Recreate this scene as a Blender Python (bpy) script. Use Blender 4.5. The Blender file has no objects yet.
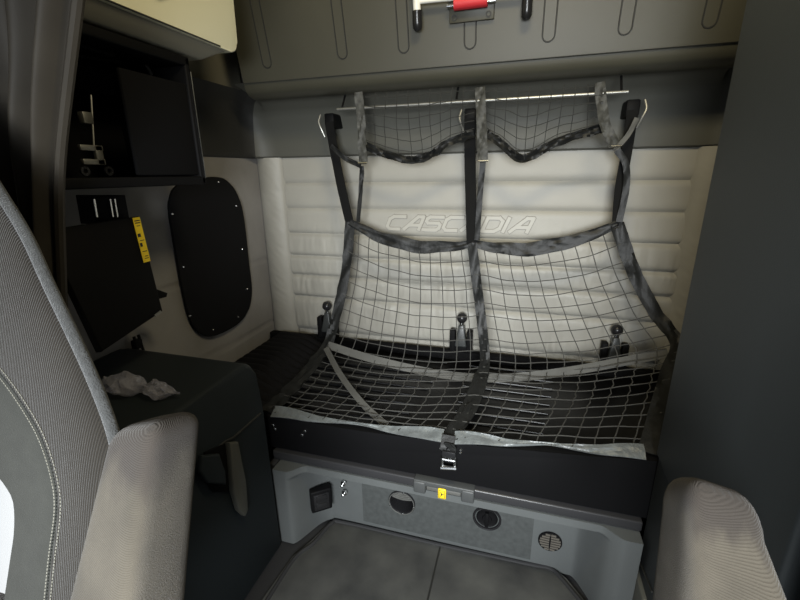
import bpy, bmesh, math, random
from mathutils import Vector, Matrix, noise
random.seed(7)
C = bpy.context.scene
col = C.collection
R = math.radians

# ------------------------------------------------------------ camera
FPX = 415.0
CAM = Vector((0, 0, 1.35))
_p, _y, _r = R(-16.9), R(16.7), R(0.75)
FW = Vector((-math.sin(_y)*math.cos(_p), math.cos(_y)*math.cos(_p), math.sin(_p)))
_rt = Vector((math.cos(_y), math.sin(_y), 0)); _up = _rt.cross(FW)
RT = _rt*math.cos(_r) - _up*math.sin(_r)
UP = _rt*math.sin(_r) + _up*math.cos(_r)
cd = bpy.data.cameras.new('camera'); cam = bpy.data.objects.new('camera', cd); col.objects.link(cam)
cd.sensor_width = 36; cd.lens = FPX*36/800; cd.clip_start = 0.02
M3 = Matrix((RT, UP, -FW)).transposed()
cam.matrix_world = Matrix.Translation(CAM) @ M3.to_4x4()
C.camera = cam
# ------------------------------------------------------------ world, lights, exposure
w = bpy.data.worlds.new('world'); C.world = w; w.use_nodes = True
w.node_tree.nodes['Background'].inputs[0].default_value = (0.80, 0.88, 1.0, 1)
w.node_tree.nodes['Background'].inputs[1].default_value = 0.5
def area(name, loc, target, sx, sy, power, color):
    l = bpy.data.lights.new(name, 'AREA'); l.shape = 'RECTANGLE'; l.size = sx; l.size_y = sy
    l.energy = power; l.color = color
    o = bpy.data.objects.new(name, l); col.objects.link(o); o.location = loc
    o.rotation_euler = (Vector(target)-Vector(loc)).to_track_quat('-Z', 'Y').to_euler()
    return o
sun_in = area('windscreen_daylight', (0.10, -1.15, 1.35), (-0.38, 1.9, 0.38), 0.85, 0.55, 25, (0.95, 0.985, 1.0))
sun_in.data.spread = R(76)
area('dome_light', (0.05, 0.60, 2.30), (-0.05, 1.6, 1.6), 0.40, 0.16, 11, (1.0, 0.86, 0.56))
C.view_settings.view_transform = 'Standard'; C.view_settings.look = 'None'
C.view_settings.gamma = 1; C.view_settings.use_curve_mapping = False
C.view_settings.exposure = 0.0

# ------------------------------------------------------------ measuring helpers
def ray(px, py): return FW + RT*((px-400)/FPX) + UP*((300-py)/FPX)
def at(px, py, x=None, y=None, z=None):
    d = ray(px, py)
    if x is not None: t = (x-CAM.x)/d.x
    elif y is not None: t = (y-CAM.y)/d.y
    else: t = (z-CAM.z)/d.z
    return CAM + d*t
def atp(px, py, p, n):
    d = ray(px, py); t = (Vector(p)-CAM).dot(n)/d.dot(n); return CAM + d*t

# ------------------------------------------------------------ materials
MATS = {}
def mat(name, color, rough=0.6, metal=0.0, bump=0.0, bscale=200.0, var=0.0, vscale=12.0, spec=0.5,
        wave=None, wamp=0.0, sheen=0.0, trans=0.0, ior=1.45, var_col=None, detail=4, dist=0.002, aniso=None):
    """wave = (axis, scale, profile) fabric ribs as bump and a little colour."""
    m = bpy.data.materials.new(name); m.use_nodes = True
    nt = m.node_tree; b = nt.nodes['Principled BSDF']; L = nt.links.new
    b.inputs['Base Color'].default_value = (*color, 1); b.inputs['Roughness'].default_value = rough
    b.inputs['Metallic'].default_value = metal; b.inputs['Specular IOR Level'].default_value = spec
    b.inputs['Sheen Weight'].default_value = sheen
    b.inputs['Transmission Weight'].default_value = trans; b.inputs['IOR'].default_value = ior
    tc = nt.nodes.new('ShaderNodeTexCoord')
    h = None
    if bump:
        n = nt.nodes.new('ShaderNodeTexNoise'); n.inputs['Scale'].default_value = bscale; n.inputs['Detail'].default_value = detail
        L(tc.outputs['Object'], n.inputs['Vector']); h = n.outputs['Fac']; hs = bump
    colsock = None
    if var:
        n2 = nt.nodes.new('ShaderNodeTexNoise'); n2.inputs['Scale'].default_value = vscale; n2.inputs['Detail'].default_value = 5
        L(tc.outputs['Object'], n2.inputs['Vector'])
        rp = nt.nodes.new('ShaderNodeValToRGB'); rp.color_ramp.elements[0].position = .3; rp.color_ramp.elements[1].position = .7
        vc = var_col or tuple(c*(1-var) for c in color)
        rp.color_ramp.elements[0].color = (*vc, 1)
        rp.color_ramp.elements[1].color = (*[min(1, c*(1+var*.6)) for c in color], 1)
        L(n2.outputs['Fac'], rp.inputs['Fac']); colsock = rp.outputs['Color']
    if wave:
        ax, sc, ang = wave
        mp = nt.nodes.new('ShaderNodeMapping'); mp.inputs['Rotation'].default_value = ang
        L(tc.outputs['Object'], mp.inputs['Vector'])
        wv = nt.nodes.new('ShaderNodeTexWave'); wv.bands_direction = ax; wv.inputs['Scale'].default_value = sc
        wv.inputs['Distortion'].default_value = 1.2; wv.inputs['Detail'].default_value = 2; wv.inputs['Detail Scale'].default_value = 6
        L(mp.outputs['Vector'], wv.inputs['Vector'])
        mx = nt.nodes.new('ShaderNodeMix'); mx.data_type = 'RGBA'; mx.blend_type = 'MULTIPLY'; mx.inputs[0].default_value = wamp
        if colsock: L(colsock, mx.inputs[6])
        else: mx.inputs[6].default_value = (*color, 1)
        L(wv.outputs['Color'], mx.inputs[7]); colsock = mx.outputs[2]
        ad = nt.nodes.new('ShaderNodeMath'); ad.operation = 'ADD'
        L(wv.outputs['Fac'], ad.inputs[0])
        if h: L(h, ad.inputs[1])
        else: ad.inputs[1].default_value = 0
        h = ad.outputs[0]
    if colsock: L(colsock, b.inputs['Base Color'])
    if h:
        bp = nt.nodes.new('ShaderNodeBump'); bp.inputs['Strength'].default_value = bump or .5; bp.inputs['Distance'].default_value = dist
        L(h, bp.inputs['Height']); L(bp.outputs['Normal'], b.inputs['Normal'])
    MATS[name] = m; return m

M = dict(
 vinyl_back = mat('cream_quilted_vinyl', (.325, .315, .28), .5, bump=.35, bscale=260, var=.08, vscale=5, dist=.001),
 vinyl_emboss = mat('cream_embossed_vinyl', (.38, .367, .325), .45, bump=.2, bscale=260, dist=.001),
 vinyl_groove_shade = mat('painted_groove_shade', (.22, .21, .185), .7),  # shade of the grooves round the letters, painted as darker vinyl
 vinyl_side = mat('grey_wall_fabric', (.27, .26, .25), .85, bump=.5, bscale=400, var=.12, vscale=6, dist=.001),
 trim = mat('charcoal_trim', (.085, .085, .072), .5, bump=.3, bscale=500, dist=.0008),
 trim_shaded = mat('charcoal_trim_painted_shade', (.028, .028, .026), .6, bump=.3, bscale=500, spec=.3, dist=.0008),  # darker copy of the charcoal trim, paints the shade on the left band
 bunk = mat('upper_bunk_plastic', (.058, .056, .041), .45, bump=.35, bscale=420, var=.10, vscale=3, dist=.0008),
 groove = mat('dark_groove', (.02, .02, .018), .6),
 cab_dark = mat('slate_cabinet', (.036, .042, .045), .6, bump=.4, bscale=350, dist=.0008),
 console = mat('console_plastic', (.0145, .019, .0215), .6, spec=.3, bump=.4, bscale=350, dist=.0008),
 black = mat('black_plastic', (.005, .005, .0055), .6, spec=.13, bump=.2, bscale=300, dist=.0006),
 black_matte = mat('black_matte', (.004, .004, .0045), .9, spec=.15, bump=.3, bscale=300, dist=.0008),
 black_gloss = mat('black_gloss', (.015, .015, .016), .25),
 leather = mat('black_snap_on_vinyl', (.005, .005, .006), .75, spec=.2, bump=.4, bscale=500, dist=.0008),
 cream = mat('cream_plastic', (.80, .78, .58), .4, bump=.15, bscale=400, dist=.0005),
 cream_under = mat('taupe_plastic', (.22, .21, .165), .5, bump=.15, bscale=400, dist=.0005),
 base = mat('grey_moulded_plastic', (.096, .103, .103), .42, bump=.3, bscale=380, var=.06, vscale=9, dist=.0007),
 base_plate = mat('grey_textured_plate', (.060, .065, .064), .55, bump=.5, bscale=500, var=.18, vscale=60, dist=.001),
 lip = mat('dark_gloss_edge', (.030, .030, .032), .35),
 mat_rubber = mat('floor_mat_rubber', (.075, .076, .070), .7, bump=.6, bscale=600, var=.35, vscale=6, var_col=(.034, .035, .035), dist=.0012),
 floor = mat('black_floor', (.02, .02, .021), .7),
 slat = mat('platform_black', (.006, .006, .0065), .36, spec=.35),
 net = mat('net_cord', (.056, .055, .050), .75),
 net_dark = mat('dark_net_cord', (.022, .022, .02), .8),
 web = mat('charcoal_webbing', (.012, .0125, .012), .5, spec=.35, bump=.6, bscale=60, var=.3, vscale=40, dist=.003),
 web_mid = mat('grey_black_webbing', (.055, .055, .048), .6, bump=.6, bscale=90, var=.5, vscale=60, dist=.003),
 web_flat = mat('flat_black_webbing', (.007, .007, .007), .8, spec=.12, bump=.3, bscale=500, dist=.0006),
 web_tan = mat('grey_webbing', (.085, .084, .076), .7, bump=.4, bscale=300, var=.15, vscale=20, dist=.001),
 hem = mat('hem_painted_sheen', (.135, .148, .148), .36, bump=.9, bscale=28, var=.3, vscale=26, dist=.01, sheen=.3),  # pale grey base paints in the highlight on dark satin webbing
 handle_grey = mat('handle_grey', (.035, .038, .038), .4, bump=.3, bscale=300, dist=.0006),
 latch_grey = mat('latch_grey', (.055, .058, .058), .5, bump=.3, bscale=400, dist=.0006),
 chrome = mat('chrome', (.75, .76, .76), .2, metal=1),
 steel = mat('dull_steel', (.33, .33, .31), .4, metal=.8),
 white = mat('white_enamel', (.80, .80, .76), .35),
 red = mat('red_webbing', (.55, .03, .04), .5, bump=.3, bscale=200),
 yellow = mat('yellow_label', (.80, .58, .02), .5),
 ink = mat('black_ink', (.02, .02, .02), .6),
 grille = mat('tan_grille', (.10, .09, .075), .6),
 seat_rib = mat('brown_ribbed_fabric', (.023, .019, .014), .95, bump=.8, bscale=700, var=.22, vscale=9, wave=('X', 95, (0, 0, 0)), wamp=.45, sheen=.15, dist=.0016),
 seat_grey = mat('grey_fleece_fabric', (.036, .037, .032), .95, bump=.9, bscale=500, var=.12, vscale=40, sheen=.15, dist=.0015),
 seat_edge = mat('grey_fuzzy_piping', (.046, .048, .048), .95, bump=1, bscale=420, var=.3, vscale=120, sheen=.3, dist=.003),
 seat_light = mat('pale_seat_fabric', (.36, .36, .36), .9, bump=.6, bscale=500, dist=.001),
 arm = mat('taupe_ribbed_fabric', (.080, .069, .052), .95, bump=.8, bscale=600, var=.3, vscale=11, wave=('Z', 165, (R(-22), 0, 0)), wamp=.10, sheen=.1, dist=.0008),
 thread = mat('pale_thread', (.19, .185, .155), .8),
 curtain = mat('curtain_fabric', (.045, .039, .030), .6, bump=.3, bscale=300, var=.3, vscale=5, dist=.0006, spec=.3),
)
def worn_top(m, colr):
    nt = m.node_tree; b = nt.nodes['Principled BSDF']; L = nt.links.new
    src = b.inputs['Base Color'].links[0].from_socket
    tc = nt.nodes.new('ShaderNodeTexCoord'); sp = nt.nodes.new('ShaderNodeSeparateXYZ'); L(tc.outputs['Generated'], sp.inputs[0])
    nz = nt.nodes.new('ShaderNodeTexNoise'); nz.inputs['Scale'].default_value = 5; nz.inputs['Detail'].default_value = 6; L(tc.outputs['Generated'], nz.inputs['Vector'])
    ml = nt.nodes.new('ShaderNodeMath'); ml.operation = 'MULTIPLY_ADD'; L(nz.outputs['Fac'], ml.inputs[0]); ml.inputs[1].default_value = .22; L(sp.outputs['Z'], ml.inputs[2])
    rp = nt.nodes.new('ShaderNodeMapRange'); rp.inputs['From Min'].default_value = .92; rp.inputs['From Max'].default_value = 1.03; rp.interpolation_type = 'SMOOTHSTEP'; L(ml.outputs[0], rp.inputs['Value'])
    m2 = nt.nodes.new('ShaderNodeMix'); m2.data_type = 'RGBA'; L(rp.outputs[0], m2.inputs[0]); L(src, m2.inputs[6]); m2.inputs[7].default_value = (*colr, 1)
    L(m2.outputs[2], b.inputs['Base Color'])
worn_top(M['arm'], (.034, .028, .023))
def plastic_bag_mat():
    m = bpy.data.materials.new('clear_plastic'); m.use_nodes = True
    nt = m.node_tree; b = nt.nodes['Principled BSDF']
    b.inputs['Base Color'].default_value = (.42, .42, .50, 1); b.inputs['Roughness'].default_value = .12
    b.inputs['Alpha'].default_value = .42; b.inputs['Specular IOR Level'].default_value = .8
    return m
M['bag'] = plastic_bag_mat()

# ------------------------------------------------------------ object helpers
def thing(name, label, cat, loc, group=None):
    o = bpy.data.objects.new(name, None); col.objects.link(o); o.location = loc; o.empty_display_size = .05
    o['label'] = label; o['category'] = cat
    if group: o['group'] = group
    return o
def tag(o, label, cat, group=None):
    o['label'] = label; o['category'] = cat
    if group: o['group'] = group
    return o
def origin(o):
    v = Vector(o.location)
    while o.parent: o = o.parent; v += o.location
    return v
def obj(name, bm, m, parent=None, smooth=True, loc=None, label=None, sharp=40):
    """bm is in world coordinates."""
    base = origin(parent) if parent else Vector((0, 0, 0))
    bmesh.ops.recalc_face_normals(bm, faces=bm.faces)
    if loc is None:
        lo = Vector([min(v.co[i] for v in bm.verts) for i in range(3)]); hi = Vector([max(v.co[i] for v in bm.verts) for i in range(3)])
        loc = Vector(((lo.x+hi.x)/2, (lo.y+hi.y)/2, lo.z))
    loc = Vector(loc)
    bmesh.ops.translate(bm, verts=bm.verts, vec=-loc)
    me = bpy.data.meshes.new(name); bm.to_mesh(me); bm.free()
    for mm in (m if isinstance(m, (list, tuple)) else [m]): me.materials.append(mm)
    if smooth:
        me.polygons.foreach_set('use_smooth', [True]*len(me.polygons))
        me.set_sharp_from_angle(angle=R(sharp))
    o = bpy.data.objects.new(name, me); col.objects.link(o)
    if parent: o.parent = parent
    o.location = loc - base
    if label: o['label'] = label
    return o
def struct(name, bm, m, **k):
    o = obj(name, bm, m, **k); o['kind'] = 'structure'; return o
def B(): return bmesh.new()
def box(bm, lo, hi, bev=0.0, seg=2, mi=0, mx=None):
    lo, hi = Vector(lo), Vector(hi)
    r = bmesh.ops.create_cube(bm, size=1)
    vs = r['verts']
    for v in vs:
        v.co = Vector([lo[i] + (v.co[i]+.5)*(hi[i]-lo[i]) for i in range(3)])
    fs = {f for v in vs for f in v.link_faces}
    for f in fs: f.material_index = mi
    if bev:
        es = list({e for v in vs for e in v.link_edges})
        rr = bmesh.ops.bevel(bm, geom=es, offset=bev, segments=seg, affect='EDGES', profile=.5)
        vs = list({v for f in rr['faces'] for v in f.verts} | {v for v in vs if v.is_valid})
    if mx is not None:
        for v in vs: v.co = mx @ v.co
    return bm
def hull8(bm, top, bot, bev, seg=3):
    """top, bot: four points each, same order."""
    vs = [bm.verts.new(p) for p in bot] + [bm.verts.new(p) for p in top]
    F = [(3,2,1,0), (4,5,6,7)] + [(i, (i+1) % 4, (i+1) % 4+4, i+4) for i in range(4)]
    for f in F: bm.faces.new([vs[i] for i in f])
    es = list({e for v in vs for e in v.link_edges})
    if bev: bmesh.ops.bevel(bm, geom=es, offset=bev, segments=seg, affect='EDGES', profile=.5)
    return bm
def frames(pts, up=None):
    out = []; n = len(pts); prev = None
    for i, p in enumerate(pts):
        t = (pts[min(i+1, n-1)] - pts[max(i-1, 0)]).normalized()
        if prev is None:
            u = Vector(up) if up else (Vector((0, 0, 1)) if abs(t.z) < .9 else Vector((1, 0, 0)))
        else: u = prev
        u = (u - t*u.dot(t)).normalized(); prev = u
        out.append((t, u, t.cross(u)))
    return out
def tube(bm, pts, r, seg=8, cap=True, mi=0):
    pts = [Vector(p) for p in pts]; rings = []
    for p, (t, u, v) in zip(pts, frames(pts)):
        rings.append([bm.verts.new(p + (u*math.cos(a)+v*math.sin(a))*r) for a in [2*math.pi*k/seg for k in range(seg)]])
    for a, b in zip(rings, rings[1:]):
        for k in range(seg):
            f = bm.faces.new((a[k], a[(k+1) % seg], b[(k+1) % seg], b[k])); f.material_index = mi
    if cap:
        bm.faces.new(rings[0][::-1]).material_index = mi; bm.faces.new(rings[-1]).material_index = mi
    return bm
def lathe(bm, prof, axis_o, axis_d, seg=24, mi=0):
    """prof: list of (radius, height) along axis."""
    d = Vector(axis_d).normalized(); a = d.orthogonal().normalized(); b = d.cross(a); o = Vector(axis_o); rings = []
    for r, h in prof:
        if r < 1e-5: rings.append([bm.verts.new(o+d*h)])
        else: rings.append([bm.verts.new(o + d*h + (a*math.cos(t)+b*math.sin(t))*r) for t in [2*math.pi*k/seg for k in range(seg)]])
    for p, q in zip(rings, rings[1:]):
        if len(p) == 1 and len(q) == 1: continue
        for k in range(seg):
            k2 = (k+1) % seg
            if len(p) == 1: f = bm.faces.new((p[0], q[k2], q[k]))
            elif len(q) == 1: f = bm.faces.new((p[k], p[k2], q[0]))
            else: f = bm.faces.new((p[k], p[k2], q[k2], q[k]))
            f.material_index = mi
    return bm
def cr(pts, n):
    """Catmull-Rom through pts, n samples per span."""
    pts = [Vector(p) for p in pts]; P = [pts[0]*2-pts[1]] + pts + [pts[-1]*2-pts[-2]]; out = []
    for i in range(1, len(P)-2):
        for k in range(n):
            t = k/n; a, b, c, d = P[i-1:i+3]
            out.append(.5*((2*b) + (c-a)*t + (2*a-5*b+4*c-d)*t*t + (3*b-a-3*c+d)*t**3))
    out.append(pts[-1]); return out
def ribbon(bm, pts, width, nrm, th=.0025, wob=0.0, seed=0.0, wid=None, cells=3, fr=25):
    """strap along pts; nrm = direction it faces (vector or list)."""
    pts = [Vector(p) for p in pts]; n = len(pts); rows = []
    for i, p in enumerate(pts):
        t = (pts[min(i+1, n-1)] - pts[max(i-1, 0)]).normalized()
        N = Vector(nrm[i] if isinstance(nrm, list) else nrm); N = (N - t*N.dot(t)).normalized(); S = t.cross(N)
        wd = width if wid is None else wid[i]
        row = []
        for s in range(cells+1):
            q = (s/cells-.5)*wd
            o = wob*noise.noise(Vector((p.x*fr+seed, p.y*fr, p.z*fr + s*.7))) if wob else 0
            row.append((p + S*q + N*(o+th/2), p + S*q + N*(o-th/2)))
        rows.append(row)
    fv = [[bm.verts.new(a) for a, b in r] for r in rows]; bv = [[bm.verts.new(b) for a, b in r] for r in rows]
    for i in range(n-1):
        for s in range(cells):
            bm.faces.new((fv[i][s], fv[i][s+1], fv[i+1][s+1], fv[i+1][s]))
            bm.faces.new((bv[i][s], bv[i+1][s], bv[i+1][s+1], bv[i][s+1]))
        bm.faces.new((fv[i][0], fv[i+1][0], bv[i+1][0], bv[i][0]))
        bm.faces.new((fv[i][cells], bv[i][cells], bv[i+1][cells], fv[i+1][cells]))
    for r in (0, n-1):
        for s in range(cells): bm.faces.new((fv[r][s], bv[r][s], bv[r][s+1], fv[r][s+1]))
    return bm
def slab(bm, outline, vec, bev=0.0, seg=3, mi=0):
    """prism from an outline, thickness along vec."""
    vec = Vector(vec)
    a = [bm.verts.new(Vector(p)) for p in outline]; b = [bm.verts.new(Vector(p)+vec) for p in outline]
    n = len(a); f1 = bm.faces.new(a); f2 = bm.faces.new(b[::-1]); f1.material_index = f2.material_index = mi
    for i in range(n):
        bm.faces.new((a[i], b[i], b[(i+1) % n], a[(i+1) % n])).material_index = mi
    if bev:
        es = list(f1.edges) + list(f2.edges)
        bmesh.ops.bevel(bm, geom=es, offset=bev, segments=seg, affect='EDGES', profile=.5)
    return bm
def grid(bm, nu, nv, fn, mi=0):
    V = [[bm.verts.new(fn(i/nu, j/nv)) for j in range(nv+1)] for i in range(nu+1)]
    for i in range(nu):
        for j in range(nv):
            bm.faces.new((V[i][j], V[i+1][j], V[i+1][j+1], V[i][j+1])).material_index = mi
    return V
def screwhead(bm, p, d, r, h=.003): return lathe(bm, [(0, -.001), (r, -.001), (r, h*.5), (r*.7, h), (0, h)], p, d, 12)
def sstep(a, b, x):
    t = max(0, min(1, (x-a)/(b-a))); return t*t*(3-2*t)

# ------------------------------------------------------------ THE SETTING
XL, XR, YB = -1.305, 0.72, 1.90
ZC = 2.38
# back wall: quilted channels
seams = [at(300, s, y=YB).z for s in (183, 208, 233, 255, 274, 295)] + [.545]
seams = [1.47] + seams
def back_y(x, z):
    # channel puff
    d = 0.0
    zz = sorted(seams)
    for a, b in zip(zz, zz[1:]):
        if a <= z <= b:
            t = (z-a)/(b-a); d = (1-abs(2*t-1)**6.0)*(.021 - .009*sstep(.95, 1.2, z))
    # gathers close to the seams
    g = noise.noise(Vector((x*34, z*5, 3.3)))*.5 + noise.noise(Vector((x*80, z*13, 1.3)))*.3
    amt = .004 * sstep(1.25, .85, z)*(0.35 + .65*max(0, noise.noise(Vector((x*6, z*8, 9)))+.2))
    d += g*amt*3.2
    return YB - d
bm = B()
XB0 = XL+.15
grid(bm, 300, 260, lambda u, v: (lambda x, z: Vector((x, back_y(x, z), z)))(XB0 + (XR-.0-XB0)*u, .40 + (1.50-.40)*v))
# bolsters in the corners
def bolster(x0, x1):
    def fn(u, v):
        z = .40 + 1.033*v; x = x0+(x1-x0)*u
        a = math.sin(math.pi*u)**.6
        g = noise.noise(Vector((u*3, z*42+u*4, 5)))*.0022*a
        return Vector((x, YB - .004 - .036*a - g, z))
    grid(bm, 20, 200, fn)
bolster(XL, XB0)
bolster(.595, .715)
box(bm, (XL-.05, YB+.01, 0), (XR+.05, YB+.05, ZC))
struct('wall_back', bm, M['vinyl_back'], sharp=60)
# left wall
bm = B()
def lw(u, v):
    y = -1.0 + 2.9*u; z = 1.75*v
    d = .004*noise.noise(Vector((y*3, z*3, 0)))
    for s in (at(257, 262, x=XL).z, at(250, 335, x=XL).z):
        d -= .006*math.exp(-((z-s+.02*(y-1.9))/.006)**2) if y > 1.0 else 0
    return Vector((XL + d, y, z))
grid(bm, 120, 140, lw)
box(bm, (XL-.05, -1.0, 0), (XL-.012, YB, ZC))
struct('wall_left', bm, M['vinyl_side'], sharp=60)
bm = B(); box(bm, (XR, .64, 0), (XR+.04, YB+.05, ZC)); struct('wall_right', bm, M['vinyl_side'])
bm = B(); box(bm, (.95, -1.0, 0), (.99, .68, ZC)); struct('wall_right_front', bm, M['vinyl_side'])  # forward run of the right cab wall, not a trim piece
bm = B(); box(bm, (XR+.04, .65, 0), (.95, .68, ZC)); struct('wall_right_step', bm, M['vinyl_side'])  # step joining the two runs of the right wall
bm = B(); box(bm, (XL-.05, -1.3, -.04), (.99, YB+.05, -.006)); struct('floor', bm, M['floor'])
bm = B(); box(bm, (XL-.05, -.6, ZC), (.99, YB+.05, ZC+.04)); struct('ceiling', bm, M['cream_under'])

# embossed lettering on the back wall
def lettering(text, x0, x1, z0, z1, y, name, m, parent=None, shear=.45, bevel=.0022, off=.0, ext=.002):
    cu = bpy.data.curves.new(name, 'FONT'); cu.body = text; cu.shear = shear; cu.size = 1; cu.extrude = 0; cu.bevel_depth = 0; cu.offset = off
    cu.space_character = 1.08
    t = bpy.data.objects.new('tmp', cu); col.objects.link(t)
    dg = bpy.context.evaluated_depsgraph_get(); me = bpy.data.meshes.new_from_object(t.evaluated_get(dg))
    bpy.data.objects.remove(t)
    bm = B(); bm.from_mesh(me)
    bmesh.ops.remove_doubles(bm, verts=bm.verts, dist=1e-5)
    xs = [v.co.x for v in bm.verts]; ys = [v.co.y for v in bm.verts]
    ax, bx, ay, by = min(xs), max(xs), min(ys), max(ys)
    for v in bm.verts:
        v.co = Vector((x0+(v.co.x-ax)/(bx-ax)*(x1-x0), 0, z0+(v.co.y-ay)/(by-ay)*(z1-z0)))
    r = bmesh.ops.extrude_face_region(bm, geom=bm.faces[:])
    nv = [g for g in r['geom'] if isinstance(g, bmesh.types.BMVert)]
    for v in nv: v.co.y -= ext
    for v in bm.verts: v.co.y += y
    return bm
pa, pb = at(386, 231, y=YB-.012), at(537, 214, y=YB-.012)
GL = {'C': [[(1, 1), (.22, 1), (0, .80), (0, .20), (.22, 0), (.92, 0)]],
      'A': [[(-.05, 0), (.62, 1), (.98, 1), (.98, 0)], [(.30, .34), (.98, .34)]],
      'S': [[(1, 1), (.15, 1), (0, .86), (0, .66), (.15, .53), (.85, .53), (1, .40), (1, .14), (.85, 0), (0, 0)]],
      'D': [[(.0, .60), (0, 1), (.72, 1), (1, .78), (1, .22), (.72, 0), (0, 0), (0, .42)]],
      'I': [[(.1, 1), (.1, 0)]]}
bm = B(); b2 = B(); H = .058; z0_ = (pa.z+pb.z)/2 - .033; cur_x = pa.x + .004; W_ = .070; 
for chh in 'CASCADIA':
    wd = .014 if chh == 'I' else W_
    for si, st in enumerate(GL[chh]):
        P = [Vector((cur_x + a*wd*(1 if chh != 'I' else 1) + b*H*.42, YB-.0145, z0_ + b*H)) for a, b in st]
        Q = []
        for a, b in zip(P, P[1:]):
            for k in range(4): Q.append(a.lerp(b, k/4))
        Q.append(P[-1])
        for qi, (a, b) in enumerate(zip(P, P[1:])):
            d_ = (b-a).normalized()*.0055; yy = Vector((0, -.0002*qi - .0007*si, 0))
            ribbon(bm, [a-d_+yy, a.lerp(b, .5)+yy, b+d_+yy], .0145, (0, -1, 0), .008, cells=2)
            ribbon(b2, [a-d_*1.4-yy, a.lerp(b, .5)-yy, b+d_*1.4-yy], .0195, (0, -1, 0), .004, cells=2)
    cur_x += wd + .0195
let = struct('trim_2', bm, M['vinyl_emboss'], smooth=False)
obj('letter_groove_shade', b2, M['vinyl_groove_shade'], let, smooth=False)
let['label'] = 'word embossed in slanted capitals across the cream quilted wall'

# dark trim band under the upper bunk, running round the left corner
prof = [(.30, 1.705), (.22, 1.685), (.13, 1.66), (.075, 1.625), (.045, 1.56), (.030, 1.50), (.022, 1.438), (.0, 1.430)]
bm = B()
path = []
for k in range(9): path.append((Vector((XL + .002, .80 + .85*k/8, 0)), Vector((1, 0, 0)), .28))
for k in range(1, 13):
    a = math.pi/2*k/12
    path.append((Vector((XL+.002+.14*(1-math.cos(a)), 1.75+.14*math.sin(a), 0)), Vector((math.cos(a), -math.sin(a), 0)), .28+.72*sstep(0, 1, k/12)))
for k in range(1, 16): path.append((Vector((XL+.14+(XR-.12-XL-.14)*k/15, 1.89, 0)), Vector((0, -1, 0)), 1.0))
for k in range(1, 11):
    a = math.pi/2*k/10; path.append((Vector((XR-.12+.118*math.sin(a), 1.77+.12*math.cos(a), 0)), Vector((-math.sin(a), -math.cos(a), 0)), 1.0-.72*sstep(0, 1, k/10)))
for k in range(1, 7): path.append((Vector((XR-.002, 1.77-.6*k/6, 0)), Vector((-1, 0, 0)), .28))
prof2 = [(p[0], p[1]) for p in prof]
prof_f = []
for i in range(len(prof2)-1):
    for k in range(3):
        t = k/3; prof_f.append((prof2[i][0]*(1-t)+prof2[i+1][0]*t, prof2[i][1]*(1-t)+prof2[i+1][1]*t))
prof_f.append(prof2[-1])
VV = [[bm.verts.new(p + n*(d*s) + Vector((0, 0, z))) for d, z in prof_f] for p, n, s in path]
for i in range(len(VV)-1):
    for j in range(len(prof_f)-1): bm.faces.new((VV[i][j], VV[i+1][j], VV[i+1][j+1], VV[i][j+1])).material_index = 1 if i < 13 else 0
struct('trim_1', bm, [M['trim'], M['trim_shaded']], sharp=50)

# floor mat
bm = B()
mo = [at(x, y, z=.012) for x, y in ((330, 521), (345, 520), (440, 541), (530, 561), (553, 566), (566, 578), (590, 606))]
mo = [Vector((p.x, p.y, .0)) for p in mo] + [Vector((.36, .6, 0)), Vector((.36, -.9, 0)), Vector((-.78, -.9, 0))] + [Vector((p.x, p.y, 0)) for p in (at(262, 600, z=.012), at(292, 556, z=.012), at(312, 540, z=.012))]
slab(bm, mo, (0, 0, .012), .004, 2)
mt = obj('floor_mat', bm, M['mat_rubber'])
tag(mt, 'dusty dark grey rubber floor mat in front of the bunk base', 'floor mat')
rim = B(); pts = [p + Vector((0, 0, .014)) for p in mo[-3:]] + [p + Vector((0, 0, .014)) for p in mo[:7]]
cxy = Vector((-.2, .7, 0)); pts = [p + (Vector((cxy.x, cxy.y, p.z))-p).normalized()*.018 for p in pts]
tube(rim, cr(pts, 5), .007, 8)
obj('raised_rim', rim, M['floor'], mt)
sm = B(); a, b = at(440, 548, z=.012), Vector((-.2, .2, .012)); a.z = b.z = .0125; b.x = a.x
tube(sm, [a, b], .0035, 6); obj('seam', sm, M['groove'], mt)

# ------------------------------------------------------------ UPPER BUNK
PT = Vector((0, 1.60, 1.70)); PN = Vector((0, -1, -.22)).normalized()   # its face leans forward towards the top
def onp(px, py, o=0.0): return atp(px, py, PT, PN) + PN*o
ub = thing('upper_bunk', 'dark olive-grey moulded underside of the folded upper bunk above the quilted wall', 'bunk bed', (-.27, 1.65, 1.655))
bm = B()
def yz(z, o=0): return 1.60 - .22*(z-1.70) - o
prof = [(1.86, 1.685), (1.72, 1.662), (1.66, 1.655), (1.625, 1.664), (1.612, 1.675), (1.603, 1.69), (yz(1.71), 1.71), (yz(1.735), 1.735)]
prof += [(yz(z), z) for z in (1.85, 2.0, 2.15, 2.30)] + [(1.60, 2.33), (1.70, 2.33)]
x0, x1 = -1.125, .70
xs = [x0 + (x1-x0)*k/30 for k in range(31)]
VV = [[bm.verts.new((x, y, z)) for y, z in prof] for x in xs]
for i in range(30):
    for j in range(len(prof)-1): bm.faces.new((VV[i][j], VV[i+1][j], VV[i+1][j+1], VV[i][j+1]))
bm.faces.new([VV[0][j] for j in range(len(prof))]); bm.faces.new([VV[-1][j] for j in range(len(prof))][::-1])
obj('bunk_shell', bm, M['bunk'], ub, sharp=35)
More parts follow.
